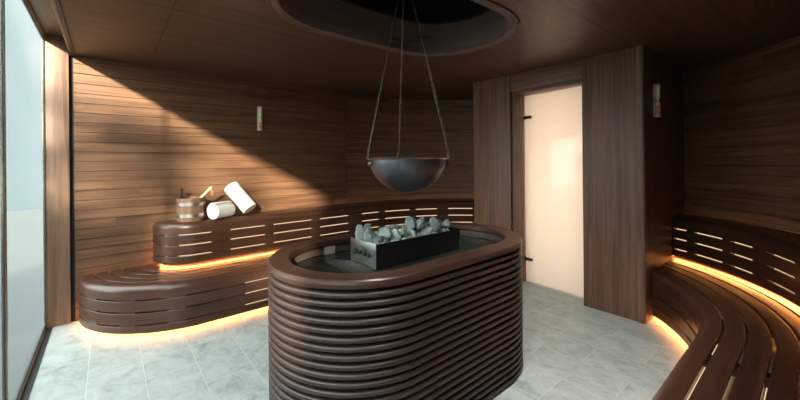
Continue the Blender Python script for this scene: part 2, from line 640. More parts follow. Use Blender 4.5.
# left wall: post at the end, windows, blind wall near the camera
b = MB(); b.box(-0.395, -0.252, 4.10, 4.24, 0.0, 2.438, 'z', 0.004)
st(b.build('trim_4', M['portal']))
b = MB(); b.box(-0.2515, -0.226, 4.135, 4.25, 0.0, 2.40)
st(b.build('trim_5', M['core']))
b = MB(); b.box(-0.416, -0.396, 4.125, 4.30, 0, 2.438)
b.box(-0.45, -0.40, -0.75, -0.505, 0, 2.438)
st(b.build('wall_left', M['portal']))
WY = [-0.50, 2.63, 4.11]
for i in range(2):
    y0, y1 = WY[i], WY[i + 1]
    f = MB()
    f.box(-0.414, -0.396, y0 + 0.001, y0 + 0.014, 0.0, 2.436, 'z', 0.002)
    f.box(-0.414, -0.396, y1 - 0.014, y1 - 0.001, 0.0, 2.436, 'z', 0.002)
    f.box(-0.414, -0.396, y0 + 0.0145, y1 - 0.0145, 0.0, 0.03, 'y', 0.002)
    f.box(-0.414, -0.396, y0 + 0.0145, y1 - 0.0145, 2.405, 2.436, 'y', 0.002)
    fr = st(f.build('window_%d' % (i + 1), M['brass']))
    g = MB()
    for a0, a1, c0, c1 in ((y0 + 0.0145, y0 + 0.022, 0.031, 2.404), (y1 - 0.022, y1 - 0.0145, 0.031, 2.404), (y0 + 0.0225, y1 - 0.0225, 0.031, 0.044), (y0 + 0.0225, y1 - 0.0225, 2.391, 2.404)):
        g.box(-0.412, -0.401, a0, a1, c0, c1)
    g.build('gasket', M['frame_dark'], fr)
    g = MB(); g.box(-0.409, -0.404, y0 + 0.0228, y1 - 0.0228, 0.0445, 2.3905)
    g.build('pane', M['glass'], fr)
b = MB(); b.box(-0.3955, -0.362, -0.5, 4.095, 0.0005, 0.004, 'y')
st(b.build('trim_10', M['frame_dark']))
# terrace outside
b = MB(); b.box(-14, -0.43, -12, 16, -0.15, -0.05)
st(b.build('ground_terrace', M['terrace']))

# door portal: two piers and a header, standing out from the curved wall
b = MB(); b.box(PX, 4.66, PY0 + 0.055, 1.412, 0.0, CEIL - 0.002, 'z', 0.002); b.box(4.66, 4.80, PY0 + 0.055, 2.17, 0.0, CEIL - 0.002, 'z')
st(b.build('wall_portal_right', M['portal']))
# the rounded corner board, grain upright
def upright(name, pts, z0, z1, mat):
    V = []; F = []; UV = []
    s = arclen(pts, False)
    for x, y in pts: V += [(x, y, z0), (x, y, z1)]
    for i in range(len(pts) - 1):
        F.append((2 * i, 2 * i + 2, 2 * i + 3, 2 * i + 1))
        UV.append([(z0, s[i]), (z0, s[i + 1]), (z1, s[i + 1]), (z1, s[i])])
    n = len(pts)
    F.append((2 * n - 2, 0, 1, 2 * n - 1)); UV.append([(z0, s[-1]), (z0, 0), (z1, 0), (z1, s[-1])])
    F.append(tuple(range(0, 2 * n, 2))); UV.append([(p[0], p[1]) for p in pts])
    F.append(tuple(range(1, 2 * n, 2))); UV.append([(p[0], p[1]) for p in pts])
    return link(name, mesh(name, V, F, UV), mat)
st(upright('trim_6', [(3.62, PY0 + 0.0535), (3.62, PY0)] + [(PX - 0.012 + 0.022 + 0.022 * math.cos(math.radians(a)), PY0 + 0.022 + 0.022 * math.sin(math.radians(a))) for a in range(-90, -181, -15)] + [(PX - 0.012, PY0 + 0.0535)], 0.0, CEIL - 0.001, M['portal']))
b = MB(); b.box(3.6205, 4.69, PY0, PY0 + 0.0545, 0.0, CEIL - 0.002, 'x')
st(b.build('wall_portal_side', M['wall']))
b = MB()
b.box(PX, 4.68, 2.17, PY1, 0.0, CEIL - 0.002, 'z', 0.002)
st(b.build('wall_portal_left', M['portal']))
b = MB(); b.box(PX + 0.004, 3.70, 1.4125, 2.1695, 2.115, CEIL - 0.002, 'y', 0.002)
st(b.build('wall_portal_head', M['portal']))
b = MB(); b.box(PX + 0.03, 3.64, 2.125, 2.1695, 0.0, 2.114, 'z', 0.002)
st(b.build('trim_7', M['portal']))
b = MB(); b.box(PX + 0.05, 3.64, 1.4125, 1.42, 0.0, 2.114, 'z', 0.002)
st(b.build('trim_8', M['portal']))
b = MB(); b.box(PX + 0.04, 3.64, 1.4205, 2.1245, 2.085, 2.114, 'y', 0.002)
st(b.build('trim_9', M['portal']))
d = MB(); d.box(3.598, 3.608, 1.424, 2.119, 0.008, 2.080, 'z', 0.001)
door = st(d.build('door_1', M['door']))
for z in (0.255, 1.835):
    h = MB(); h.box(3.586, 3.597, 2.035, 2.124, z - 0.016, z + 0.016, 'y', 0.002)
    h.box(3.609, 3.618, 2.035, 2.124, z - 0.016, z + 0.016, 'y', 0.002)
    h.tube([(3.590, 2.114, z - 0.022), (3.590, 2.114, z + 0.022)], 0.007, 10)
    h.build('hinge', M['hinge'], door)['label'] = 'dark bronze hinge'
# the lit lobby behind the frosted door
b = MB()
b.box(3.72, 4.62, 2.15, 2.168, 0, 2.28); b.box(3.72, 4.62, 1.414, 1.42, 0, 2.28)
b.box(4.62, 4.64, 1.414, 2.168, 0, 2.28); b.box(3.72, 4.62, 1.42, 2.15, 2.26, 2.28)
st(b.build('wall_lobby', M['plaster'], smooth=False))
ll = bpy.data.lights.new('lobby_lamp', 'AREA')
ll.shape = 'RECTANGLE'; ll.size = 0.68; ll.size_y = 2.0
ll.energy = 8.8; ll.color = (1.0, 0.88, 0.78)
lo = bpy.data.objects.new('lobby_lamp', ll); C.objects.link(lo)
lo.location = (4.60, 1.785, 1.10)
lo.rotation_euler = Vector((-1, 0, 0)).to_track_quat('-Z', 'Y').to_euler()

# ------------------------------------------------------------------ benches
NR = 0.82            # radius of the lower benches' rounded free end
NXL = 0.618           # its centre along the back wall
NRU = 0.34           # same for the upper benches
NXU = 0.66


def far_path(R0, nr, nx, clear=0.003):
    """front line of a bench on the window side of the portal; o runs from the front towards the wall"""
    yf = CY + R0
    def f(o):
        r = R0 + o
        P = [(nx - nr + o, 4.115 - 0.03), (nx - nr + o, yf + nr)] if yf + nr < 4.085 else [(nx - nr + o, 4.085)]
        cy = yf + nr
        a0 = 180.0 if cy <= 4.085 else None
        pts = []
        n = 22
        if a0 is None:      # the arc starts where it leaves the wall
            rr = max(nr - o, 0.001)
            st_ = math.degrees(math.asin(min(1, (cy - 4.085) / rr)))
            pts = arc(nx, cy, rr, 180 + st_, 270, n)
            P = []
        else: pts = arc(nx, cy, max(nr - o, 0.001), 180, 270, n)
        P += pts
        P += lin((nx, yf + o), (CX, yf + o), 30)[1:]
        e = math.degrees(math.asin((PY1 + clear - CY) / r))
        P += arc(CX, CY, r, 90, e, 26)[1:]
        return P
    return f


def near_path(R0, nr, nx, clear=0.003):
    """the same on the other side of the portal, curving back under the camera's side of the room"""
    yf = CY - R0
    wy = CY - RW + 0.045
    def f(o):
        r = R0 + o
        e = math.degrees(math.asin((PY0 - clear - CY) / r))
        P = arc(CX, CY, r, e, -90, 30)
        P += lin((CX, yf - o), (nx, yf - o), 24)[1:]
        P += arc(nx, yf - nr, max(nr - o, 0.001), 90, 180, 14)[1:]
        return P
    return f


def nose_profile(z1, h=0.095, r=0.05, t=0.028, top=0.098):
    """front board that rolls over into the seat"""
    P = [(0.0, z1 - h), (0.0, z1 - r - 0.002)]
    for k in range(7):
        a = math.radians(180 - 15 * k)
        P.append((r + r * math.cos(a), z1 - r + r * math.sin(a)))
    P += [(r + 0.002, z1), (top - 0.004, z1), (top, z1 - 0.004), (top, z1 - t), (r, z1 - t), (t, z1 - r), (t, z1 - h)]
    return P


def make_bench(name, label, cat, group, path, z0, z1, depth, lands, lit, under=None, glow=True, origin=None):
    base = path(0.0)
    s = arclen(base, False)
    T = s[-1]
    root = thing(name, (base[len(base) // 2][0], base[len(base) // 2][1], z0), label, cat, group)
    h = z1 - z0
    k = h / 0.40
    # fascia boards
    sweep('slat', path, nose_profile(z1, h=0.105 * k), M['bench'], root)
    for a0, a1 in ((0.030, 0.087), (0.099, 0.187), (0.199, 0.283)):
        sweep('slat', path, rrect(0.0, 0.024, z0 + a0 * k, z0 + a1 * k, 0.004), M['bench'], root)
    # seat boards
    o = 0.110
    while o + 0.086 < depth:
        sweep('seat_slat', path, rrect(o, o + 0.086, z1 - 0.028, z1, 0.004), M['bench'], root)
        o += 0.098
    # battens behind the fascia: they interrupt the lit slots
    s0 = s[min(range(len(s)), key=lambda j: math.dist(base[j], origin))] if origin else 0.0
    g = [z0 + v * k for v in (0.0880, 0.0980, 0.1880, 0.1980, 0.2840, 0.2940)]
    for c0, c1 in lands:
        c0 += s0; c1 += s0
        if c1 < 0.02 or c0 > T - 0.02: continue
        sweep('batten', path, [(0.0255, z0 + 0.06), (0.0255, g[0]), (0.004, g[0]), (0.004, g[1]), (0.0255, g[1]), (0.0255, g[2]), (0.004, g[2]), (0.004, g[3]), (0.0255, g[3]),
                               (0.0255, g[4]), (0.004, g[4]), (0.004, g[5]), (0.0255, g[5]), (0.0255, z1 - 0.056), (0.055, z1 - 0.056), (0.055, z0 + 0.06)], M['bench'], root, a=c0, b=c1)
    # light diffuser inside, plinth and light strip below
    if lit:
        sweep('light_diffuser', path, [(0.075, z0 + 0.03), (0.075, z1 - 0.06), (0.080, z1 - 0.06), (0.080, z0 + 0.03)], M['led_back'], root, a=lit[0], b=lit[1])['label'] = 'warm lit strip behind the slots'
    sweep('plinth', path, [(0.0695, z0 + 0.001), (0.0695, z0 + 0.045), (0.0745, z0 + 0.045), (0.0745, z0 + 0.001)], M['core'], root)
    if glow:
        sweep('light_strip', path, [(0.0565, z0 + 0.031), (0.0565, z0 + 0.043), (0.069, z0 + 0.043), (0.069, z0 + 0.031)], M['led'], root)['label'] = 'glowing amber light strip under the edge'
    if under:
        for oo in under[2]:
            sweep('seat_light', path, [(oo, z1 - 0.085), (oo, z1 - 0.080), (oo + 0.05, z1 - 0.080), (oo + 0.05, z1 - 0.085)], M['led_back'], root, a=under[0], b=under[1])['label'] = 'warm lit strip under the seat gaps'
    # crosswise bearers under the seat
    q = 0.30
    pts0, pts1 = path(0.06), path(depth - 0.02)
    while q < T - 0.15:
        i = min(range(len(s)), key=lambda j: abs(s[j] - q))
        A = Vector((*pts0[i], 0)); B = Vector((*pts1[i], 0))
        dd = (B - A); L = dd.length
        if L > 0.15:
            bm = bmesh.new(); bmesh.ops.create_cube(bm, size=1)
            Mx = Matrix.Translation((A + B) / 2 + Vector((0, 0, z1 - 0.0545))) @ Matrix.Rotation(math.atan2(dd.y, dd.x), 4, 'Z') @ Matrix.Diagonal((L, 0.05, 0.05, 1))
            MB().bm(bm, 'x', Mx).build('bearer', M['core'], root)
        q += 0.55
    return root


pathL = far_path(RL, NR, NXL)
pathU = far_path(RU, NRU, NXU)
ORG = (CX, CY + RU)
far_lands = [(-2.12, -2.03), (-1.73, -1.56), (-1.21, -1.13), (-0.67, -0.58), (-0.17, 0.01), (0.28, 0.36), (0.73, 0.82), (1.12, 1.28), (1.62, 1.70)]
low_lands = [(-2.85, -2.72), (-2.50, -2.38), (-2.15, -2.03), (-1.76, -1.57), (-1.2, -1.1), (-0.7, -0.6), (-0.2, 0.0), (0.3, 0.38), (0.7, 0.8)]
near_lands = [(0.0, 0.02), (0.14, 0.22), (0.49, 0.565), (0.78, 0.92), (1.20, 1.28), (1.60, 1.68), (1.98, 2.12), (2.4, 2.48), (2.85, 2.93), (3.3, 3.4)]
make_bench('sauna_bench', 'lower slatted wooden bench with rounded end along the plank wall, under the pail and towels', 'bench', 'lower benches',
           pathL, 0.0, 0.40, 0.80, low_lands, (1.45, 9), origin=(CX, CY + RL))
make_bench('sauna_bench', 'upper slatted wooden bench against the plank wall, carrying the wooden pail and towels', 'bench', 'upper benches',
           pathU, 0.40, 0.80, 0.30, far_lands, (0.1, 9), origin=ORG)
nearL = near_path(1.40, NR, 1.5)
nearU = near_path(RU, NRU, 1.55)
make_bench('sauna_bench', 'lower curved slatted bench in the near right corner with light between its seat boards', 'bench', 'lower benches',
           nearL, 0.0, 0.40, 0.80, [(x * 1.15, x * 1.15 + 0.1) for x in (0.35, 0.75, 1.2, 1.6, 2.0, 2.5)], (0.5, 4.0), under=(1.35, 4.2, (0.095, 0.193, 0.291)))
make_bench('sauna_bench', 'upper curved slatted bench on the right beside the door portal, three rows of lit slots', 'bench', 'upper benches',
           nearU, 0.40, 0.80, 0.30, near_lands, (0.02, 4.0))

# ------------------------------------------------------------------ heater surround
IX0, IX1, IY, IR = 1.11, 1.84, 1.69, 0.5
sur = thing('heater_surround', ((IX0 + IX1) / 2, IY, 0), 'long rounded heater surround of stacked horizontal wooden slats in mid floor', 'heater surround')
def ip(o): return stadium(IX0, IX1, IY, IR - o, 32)
pitch = 0.0392
z = 0.0145
while z + 0.031 < 0.797:
    prof = [(0.030, z), (0.008, z + 0.0005), (0.003, z + 0.003), (0.0005, z + 0.008), (0.0, z + 0.013), (0.0015, z + 0.019), (0.005, z + 0.0235), (0.011, z + 0.0255), (0.030, z + 0.026)]
    sweep('slat', ip, prof, M['island'], sur, closed=True, sharp=50)
    z += pitch
sweep('core', ip, [(0.0305, 0.0), (0.0305, 0.797), (0.056, 0.797), (0.056, 0.0)], M['core'], sur, closed=True)
sweep('rim', ip, [(0.004, 0.800), (-0.002, 0.806), (-0.003, 0.822), (0.001, 0.834), (0.008, 0.840), (0.104, 0.840), (0.111, 0.834), (0.112, 0.806), (0.108, 0.800)], M['rim'], sur, closed=True)
sweep('inner_band', ip, [(0.085, 0.745), (0.085, 0.7975), (0.060, 0.7975), (0.060, 0.745)], M['strip'], sur, closed=True)
bm = bmesh.new()
vs = [bm.verts.new((x, y, 0.742)) for x, y in stadium(IX0, IX1, IY, IR - 0.055, 32)]
f = bm.faces.new(vs)
r = bmesh.ops.extrude_face_region(bm, geom=[f])
for v in r['geom']:
    if isinstance(v, bmesh.types.BMVert): v.co.z -= 0.012
bmesh.ops.recalc_face_normals(bm, faces=bm.faces)
MB().bm(bm, 'x').build('tray', M['tray'], sur, smooth=False)
for x, y, a in ((1.13, IY + 0.405, 0), (1.90, IY + 0.40, -8), (2.13, IY + 0.286, -45)):
    bm = bmesh.new(); bmesh.ops.create_cube(bm, size=1)
    Mx = Matrix.Translation((x, y, 0.7705)) @ Matrix.Rotation(math.radians(a), 4, 'Z') @ Matrix.Diagonal((0.075, 0.018, 0.052, 1))
    MB().bm(bm, 'x', Mx).build('spacer_block', M['cream'], sur)['label'] = 'cream spacer block under the rim'
# wire grate over the tray around the heater
g = MB()
gx0, gx1, gy0, gy1, gz = 1.00, 2.02, 1.50, 1.92, 0.752
def inside(x, y):
    d = math.hypot(max(IX0 - x, 0, x - IX1), y - IY)
    return d < IR - 0.13
n = 0
y = gy0
while y <= gy1 + 1e-6:
    g.tube([(gx0, y, gz), (gx1, y, gz)], 0.0022, 5); y += 0.021
x = gx0
while x <= gx1 + 1e-6:
    g.tube([(x, gy0, gz - 0.004), (x, gy1, gz - 0.004)], 0.0022, 5); x += 0.03
g.build('grate', M['wire'], sur)['label'] = 'steel wire grate'

# ------------------------------------------------------------------ heater with stones
hx0, hx1, hy0, hy1, hz0, hz1 = 1.137, 1.843, 1.58, 1.84, 0.7555, 0.892
ht = thing('sauna_heater', ((hx0 + hx1) / 2, (hy0 + hy1) / 2, hz0), 'long black steel sauna heater box filled with pale stones inside the slatted surround', 'sauna heater')
b = MB()
b.box(hx0 + 0.003, hx1, hy0, hy0 + 0.003, hz0, hz1, 'x')
b.box(hx0 + 0.003, hx1, hy1 - 0.003, hy1, hz0, hz1, 'x')
b.box(hx1 - 0.003, hx1, hy0 + 0.0031, hy1 - 0.0031, hz0, hz1, 'y')
b.box(hx0 + 0.004, hx1 - 0.0031, hy0 + 0.0031, hy1 - 0.0031, hz0, hz0 + 0.004, 'x')
b.build('casing', M['heater_side'], ht, smooth=False)
bed = MB(); bed.box(hx0 + 0.006, hx1 - 0.006, hy0 + 0.0035, hy1 - 0.0035, hz0 + 0.066, hz0 + 0.070, 'x')
bed.build('stone_bed', M['heater_side'], ht, smooth=False)
b = MB(); b.box(hx0, hx0 + 0.0028, hy0 - 0.002, hy1 + 0.002, hz0, hz1 + 0.002, 'y', 0.0008)
ep = b.build('end_panel', M['heater_end'], ht); ep['label'] = 'bright brushed steel end panel'
for k, (yy, rr) in enumerate(((1.785, 0.017), (1.735, 0.012), (1.690, 0.012), (1.645, 0.012))):
    c = MB(); c.lathe([(0, -0.006), (rr, -0.006), (rr, 0.004), (rr * 0.8, 0.006), (0, 0.006)], 14, Matrix.Translation((hx0 - 0.0063, yy, hz0 + 0.066)) @ Matrix.Rotation(-PI / 2, 4, 'Y'))
    c.build('knob', M['core'], ep)['label'] = 'round black knob'
b = MB(); b.tube([(1.848, 1.60, 0.886), (1.865, 1.60, 0.886), (1.868, 1.60, 0.862), (1.868, 1.60, 0.772), (1.872, 1.605, 0.760), (1.885, 1.63, 0.757), (1.90, 1.66, 0.768), (1.93, 1.72, 0.768)], 0.0035, 8)
b.build('wire_bracket', M['heater_end'], ht)

rock_me = []
for k in range(8):
    rnd = random.Random(k + 31)
    bm = bmesh.new()
    bmesh.ops.create_icosphere(bm, subdivisions=3, radius=1)
    planes = []
    for q in range(9):
        nv = Vector((rnd.uniform(-1, 1), rnd.uniform(-1, 1), rnd.uniform(-1, 1))).normalized()
        planes.append((nv, rnd.uniform(0.45, 0.88)))
    for v in bm.verts:
        d = v.co.normalized(); r = 1.0
        for nv, dist in planes:
            c = d.dot(nv)
            if c > 0.05: r = min(r, dist / c)
        r *= 1 + 0.16 * mnoise.noise(d * 2.2 + Vector((k * 9, 0, 0))) + 0.10 * mnoise.noise(d * 5 + Vector((k * 5, 3, 0))) + 0.05 * mnoise.noise(d * 11 + Vector((k, 8, 1)))
        v.co = d * r
    bm.normal_update()
    mb = MB().bm(bm, 'x')
    me = mesh('stone', mb.V, mb.F, mb.UV, 14)
    me.materials.append(M['stone'])
    rock_me.append(me)
spots = []
rr = random.Random(21)
for i in range(10):
    for j in range(3):
        spots.append((1.178 + i * 0.0695 + rr.uniform(-.006, .006), 1.625 + j * 0.085 + rr.uniform(-.006, .006), 0.868 + rr.uniform(-.006, .012), 0.040, 0))
for i in range(10):
    for j in range(2):
        hgt = 0.925 + 0.016 * math.sin(i * 0.75 + 0.6) + rr.uniform(-.008, .012)
        spots.append((1.205 + i * 0.066 + rr.uniform(-.01, .01), 1.665 + j * 0.09 + rr.uniform(-.01, .01), hgt, 0.041, 1))
for i, (x, zz) in enumerate(((1.49, 0.962), (1.585, 0.972), (1.66, 0.968))):
    spots.append((x, 1.70 + rr.uniform(-.02, .02), zz, 0.040, 1))
stones = []
for (x, y, zz, sc, lay) in spots:
    g_ = rr.choice((0.80, 1.0, 1.15, 1.3)) if lay else 1.08
    sv = (sc * g_ * rr.uniform(0.95, 1.25), sc * g_ * rr.uniform(0.78, 1.0), sc * g_ * rr.uniform(0.72, 1.0))
    stones.append([Vector((x, y, zz)), sv, 0.80 * (sv[0] * sv[1] * sv[2]) ** (1 / 3), (rr.uniform(-.5, .5), rr.uniform(-.5, .5), rr.uniform(0, 6))])
keep = [[Vector((1.166, 1.795, 0.905)), None, 0.027, None], [Vector((1.166, 1.795, 0.945)), None, 0.022, None], [Vector((1.228, 1.80, 0.905)), None, 0.027, None], [Vector((1.25, 1.80, 0.945)), None, 0.024, None]]
for it in range(160):
    for i in range(len(stones)):
        A = stones[i]
        for B in stones[i + 1:] + keep:
            d = B[0] - A[0]
            gap = A[2] + B[2] - d.length
            if gap > 0:
                n_ = d.normalized() * gap * 0.25
                A[0] -= n_
                if B[1]: B[0] += n_
        p = A[0]
        p.z += (-0.0006 if p.z > 0.87 else 0)
        q_ = 0.92 * max(A[1])
        if p.z < hz1 + 0.045:
            p.x = min(max(p.x, hx0 + 0.006 + q_), hx1 - 0.006 - q_)
            p.y = min(max(p.y, hy0 + 0.006 + q_), hy1 - 0.006 - q_)
        p.z = max(p.z, hz0 + 0.071 + A[2])
for i, (p, sv, _, ro) in enumerate(stones):
    o = bpy.data.objects.new('sauna_stone', rock_me[(i * 5 + i // 8) % 8])
    C.objects.link(o)
    o.location = p
    o.rotation_euler = ro
    o.scale = sv
    tag(o, 'rough pale grey stone in the heap filling the heater box', 'stone', 'stones on the heater')
for (x, y, tilt, lab) in ((1.166, 1.795, 0.25, 'slim upright pointed stone nearest the left end of the heap'), (1.225, 1.80, 0.5, 'slim tilted stone standing second from the left end of the heap')):
    o = bpy.data.objects.new('sauna_stone', rock_me[2]); C.objects.link(o)
    o.location = (x, y, 0.928); o.rotation_euler = (0, tilt, 0.4); o.scale = (0.024, 0.032, 0.062)
    tag(o, lab, 'stone', 'stones on the heater')

# ------------------------------------------------------------------ hanging bowl
BX, BY, BZ, BR = 1.492, 1.711, 1.379, 0.244
bw = thing('hanging_bowl', (BX, BY, BZ), 'dark steel bowl hanging on three chains above the heater stones', 'bowl')
prof = []
for k in range(15):
    a = math.radians(-90 + 90 * k / 14)
    prof.append((BR * math.cos(a) if k else 0.0, BZ - 0.012 + 0.212 * math.sin(a)))
inn = [(max(0, r_ - 0.006), z_ + (0.006 if k < 12 else 0.001)) for k, (r_, z_) in enumerate(prof)]
b = MB(); b.lathe(prof + inn[::-1], 56, Matrix.Translation((BX, BY, 0)))
b.build('bowl_body', M['bowl'], bw, sharp=60)
b = MB()
b.lathe([(BR - 0.004, BZ - 0.0115), (BR + 0.012, BZ - 0.0115), (BR + 0.016, BZ - 0.006), (BR + 0.012, BZ), (BR - 0.010, BZ), (BR - 0.012, BZ - 0.004)], 56, Matrix.Translation((BX, BY, 0)), closed=True)
b.build('bowl_rim', M['bowl_rim'], bw)['label'] = 'worn bright rolled rim'
top = Vector((BX - 0.008, BY + 0.005, 2.62))
fw = Vector((math.sin(TH), math.cos(TH), 0)); rt = Vector((math.cos(TH), -math.sin(TH), 0))


def chain_link(M4, L, W, r, mb):
    pts = []
    for k in range(14):
        a = 2 * PI * k / 14
        x = math.cos(a) * W / 2
        zc = math.sin(a) * W / 2 + (L / 2 - W / 2) * (1 if math.sin(a) > 0 else -1)
        pts.append(M4 @ Vector((x, 0, zc)))
    mb.tube(pts, r, 5, closed=True)


for ang in (-12, 104, -112):
    a = math.radians(ang)
    dirv = fw * math.cos(a) + rt * math.sin(a)
    foot = Vector((BX, BY, BZ - 0.02)) + dirv * (BR + 0.012)
    sh = MB()
    tz = dirv.cross(Vector((0, 0, 1)))
    pts = []
    for k in range(11):
        t = PI * (k / 10) * 1.3 - 0.15 * PI
        pts.append(foot + tz * 0.016 * math.cos(t) + Vector((0, 0, 0.030 + 0.024 * math.sin(t))) + dirv * 0.008)
    sh.tube(pts, 0.0042, 8)
    sh.tube([foot + dirv * 0.010 - tz * 0.028 + Vector((0, 0, 0.018)), foot + dirv * 0.010 + tz * 0.028 + Vector((0, 0, 0.018))], 0.005, 8)
    sh.build('shackle', M['chain'], bw)
    lug = MB()
    Mx = Matrix.Translation(foot + dirv * 0.001 - Vector((0, 0, 0.018))) @ Matrix.Rotation(math.atan2(dirv.y, dirv.x), 4, 'Z') @ Matrix.Rotation(PI / 2, 4, 'Y')
    lug.lathe([(0, -0.007), (0.02, -0.007), (0.022, -0.002), (0.018, 0.004), (0.008, 0.010), (0, 0.011)], 14, Mx)
    lug.build('lug', M['chain'], bw)
    start = foot + dirv * 0.008 + Vector((0, 0, 0.055))
    D = top - start
    Lk = 0.026; stp = 0.0188
    nl = int(D.length / stp)
    R0 = D.to_track_quat('Z', 'Y').to_matrix().to_4x4()
    ch = MB()
    for k in range(nl):
        p = start + D * (k / nl)
        chain_link(Matrix.Translation(p) @ R0 @ Matrix.Rotation((k % 2) * PI / 2, 4, 'Z'), Lk, 0.0125, 0.0020, ch)
    ch.build('chain', M['chain'], bw, sharp=60)
hk = MB()
hk.tube([top + Vector((0.03 * math.cos(t), 0, 0.03 * math.sin(t))) for t in [i * 2 * PI / 16 for i in range(16)]], 0.005, 8, closed=True)
hk.tube([top + Vector((0, 0, 0.03)), (top.x, top.y, CEIL + 0.601)], 0.008, 8)
hk.build('hook', M['hinge'], bw)

# ------------------------------------------------------------------ pail, ladle, towels on the upper bench
ZB = 0.80
px_, py_ = 0.622, 3.95
pail = thing('pail', (px_, py_, ZB), 'round wooden pail with two metal bands and one dark handle stave on the upper bench', 'pail')
T0 = Matrix.Translation((px_, py_, ZB))
b = MB(); b.lathe([(0.0, 0.012), (0.106, 0.012), (0.108, 0.001), (0.116, 0.001), (0.124, 0.218), (0.122, 0.222), (0.112, 0.222), (0.110, 0.216), (0.100, 0.03), (0.0, 0.03)], 40, T0)
b.build('staves', M['pail'], pail)
for zz in (0.040, 0.150):
    r0 = 0.116 + 0.008 * zz / 0.218
    b = MB(); b.lathe([(r0 + 0.0012, zz), (r0 + 0.004, zz), (r0 + 0.0052, zz + 0.032), (r0 + 0.0024, zz + 0.032)], 40, T0, closed=True)
    b.build('band', M['band'], pail)['label'] = 'shiny metal band'
b = MB()
vdir = -rt
hpos = Vector((px_, py_, ZB)) + vdir * 0.085 + fw * -0.02
b.tube([hpos + Vector((0, 0, 0.205)), hpos + Vector((0, 0, 0.25)), hpos + Vector((0, 0, 0.285)), hpos + Vector((0, 0, 0.305)), hpos + Vector((0, 0, 0.318))], [0.016, 0.015, 0.019, 0.020, 0.010], 12)
b.build('handle', M['darkwood'], pail)['label'] = 'dark wooden handle stave'

ld = thing('ladle', (px_, py_, ZB + 0.1), 'pale wooden ladle with leather loop leaning out of the pail', 'ladle')
L0 = Vector((px_, py_, ZB + 0.09)) + rt * -0.03
L1 = Vector((px_, py_, ZB + 0.325)) + rt * 0.205
Dl = (L1 - L0)
b = MB()
b.tube([L0, L0 + Dl * 0.3, L0 + Dl * 0.6, L0 + Dl * 0.92, L0 + Dl * 0.98, L1], [0.009, 0.010, 0.012, 0.014, 0.013, 0.006], 12)
b.build('shaft', M['ladle'], ld)
b = MB()
Ml = Matrix.Translation(L0 - Vector((0, 0, 0.035)))
b.lathe([(0.0, 0.0), (0.028, 0.002), (0.036, 0.02), (0.036, 0.05), (0.032, 0.05), (0.031, 0.02), (0.0, 0.006)], 20, Ml)
b.build('cup', M['ladle'], ld)
b = MB()
e = L0 + Dl * 0.93
b.tube([e, e + rt * 0.012 + Vector((0, 0, -0.02)), e + rt * 0.010 + Vector((0, 0, -0.05)), e + rt * 0.024 + Vector((0, 0, -0.068)), e + rt * 0.026 + Vector((0, 0, -0.04)), e + rt * 0.020 + Vector((0, 0, -0.012)), e], 0.0028, 6)
b.build('loop', M['leather'], ld)


def towel(center, axis, R, L, label, spin=0.0):
    """a rolled towel: spiral layers seen at both ends"""
    t = thing('rolled_towel', center, label, 'towel', 'rolled towels')
    turns = 3.2; n = 120; th = R / (turns + 0.55)
    mid = []
    for i in range(n + 1):
        a = i / n * turns * 2 * PI
        r = th * 0.5 + (R - th * 0.5) * (i / n)
        mid.append((r * math.cos(a + spin), r * math.sin(a + spin), a))
    outp = []; inp = []
    for i, (x, y, a) in enumerate(mid):
        r = math.hypot(x, y)
        tt = th * 0.47 * (1 if i < n - 4 else 0.55 + 0.1 * (n - i))
        outp.append((x * (r + tt) / r, y * (r + tt) / r)); inp.append((x * (r - tt) / r, y * (r - tt) / r))
    loop = outp + inp[::-1]
    q = Vector(axis).normalized().to_track_quat('Z', 'Y').to_matrix().to_4x4()
    prof = [(-L / 2, 0.94, -0.0), (-L / 2 + 0.006, 0.985, 0), (-L / 2 + 0.02, 1.0, 0), (-L / 4, 1.0, 0), (0, 1.005, 0), (L / 4, 1.0, 0), (L / 2 - 0.02, 1.0, 0), (L / 2 - 0.006, 0.985, 0), (L / 2, 0.94, 0)]
    V = []; F = []; UV = []
    m = len(loop)
    for z_, sc, _ in prof:
        for x, y in loop:
            w_ = 1 + 0.012 * mnoise.noise(Vector((x * 18, y * 18, z_ * 14)))
            V.append(tuple(Vector(center) * 0 + q @ Vector((x * sc * w_, y * sc * w_, z_))))
    for i in range(len(prof) - 1):
        for k in range(m):
            k2 = (k + 1) % m
            F.append((i * m + k, i * m + k2, (i + 1) * m + k2, (i + 1) * m + k))
    for base_ in (0, (len(prof) - 1) * m):
        for k in range(n):
            F.append((base_ + k, base_ + k + 1, base_ + m - 2 - k, base_ + m - 1 - k))
    me = mesh('roll', V, F, None, 50)
    link('roll', me, M['towel'], t, (0, 0, 0))
    return t


u1 = (fw * 0.93 + rt * 0.30).normalized()
tc1 = Vector((0.880, 3.875, ZB + 0.0805))
towel(tc1, u1, 0.080, 0.22, 'white rolled towel lying flat on the upper bench beside the pail', 0.6)
# the second one leans on it: one end on the bench, the other up on the first roll
up2 = (Vector((0, 0, 0.72)) - rt * 0.66 + fw * 0.12).normalized()
tc2 = Vector((1.09, 4.005, ZB + 0.180))
towel(tc2, up2, 0.078, 0.335, 'white rolled towel leaning slantwise against the flat towel roll', 2.0)

# ------------------------------------------------------------------ sand timers


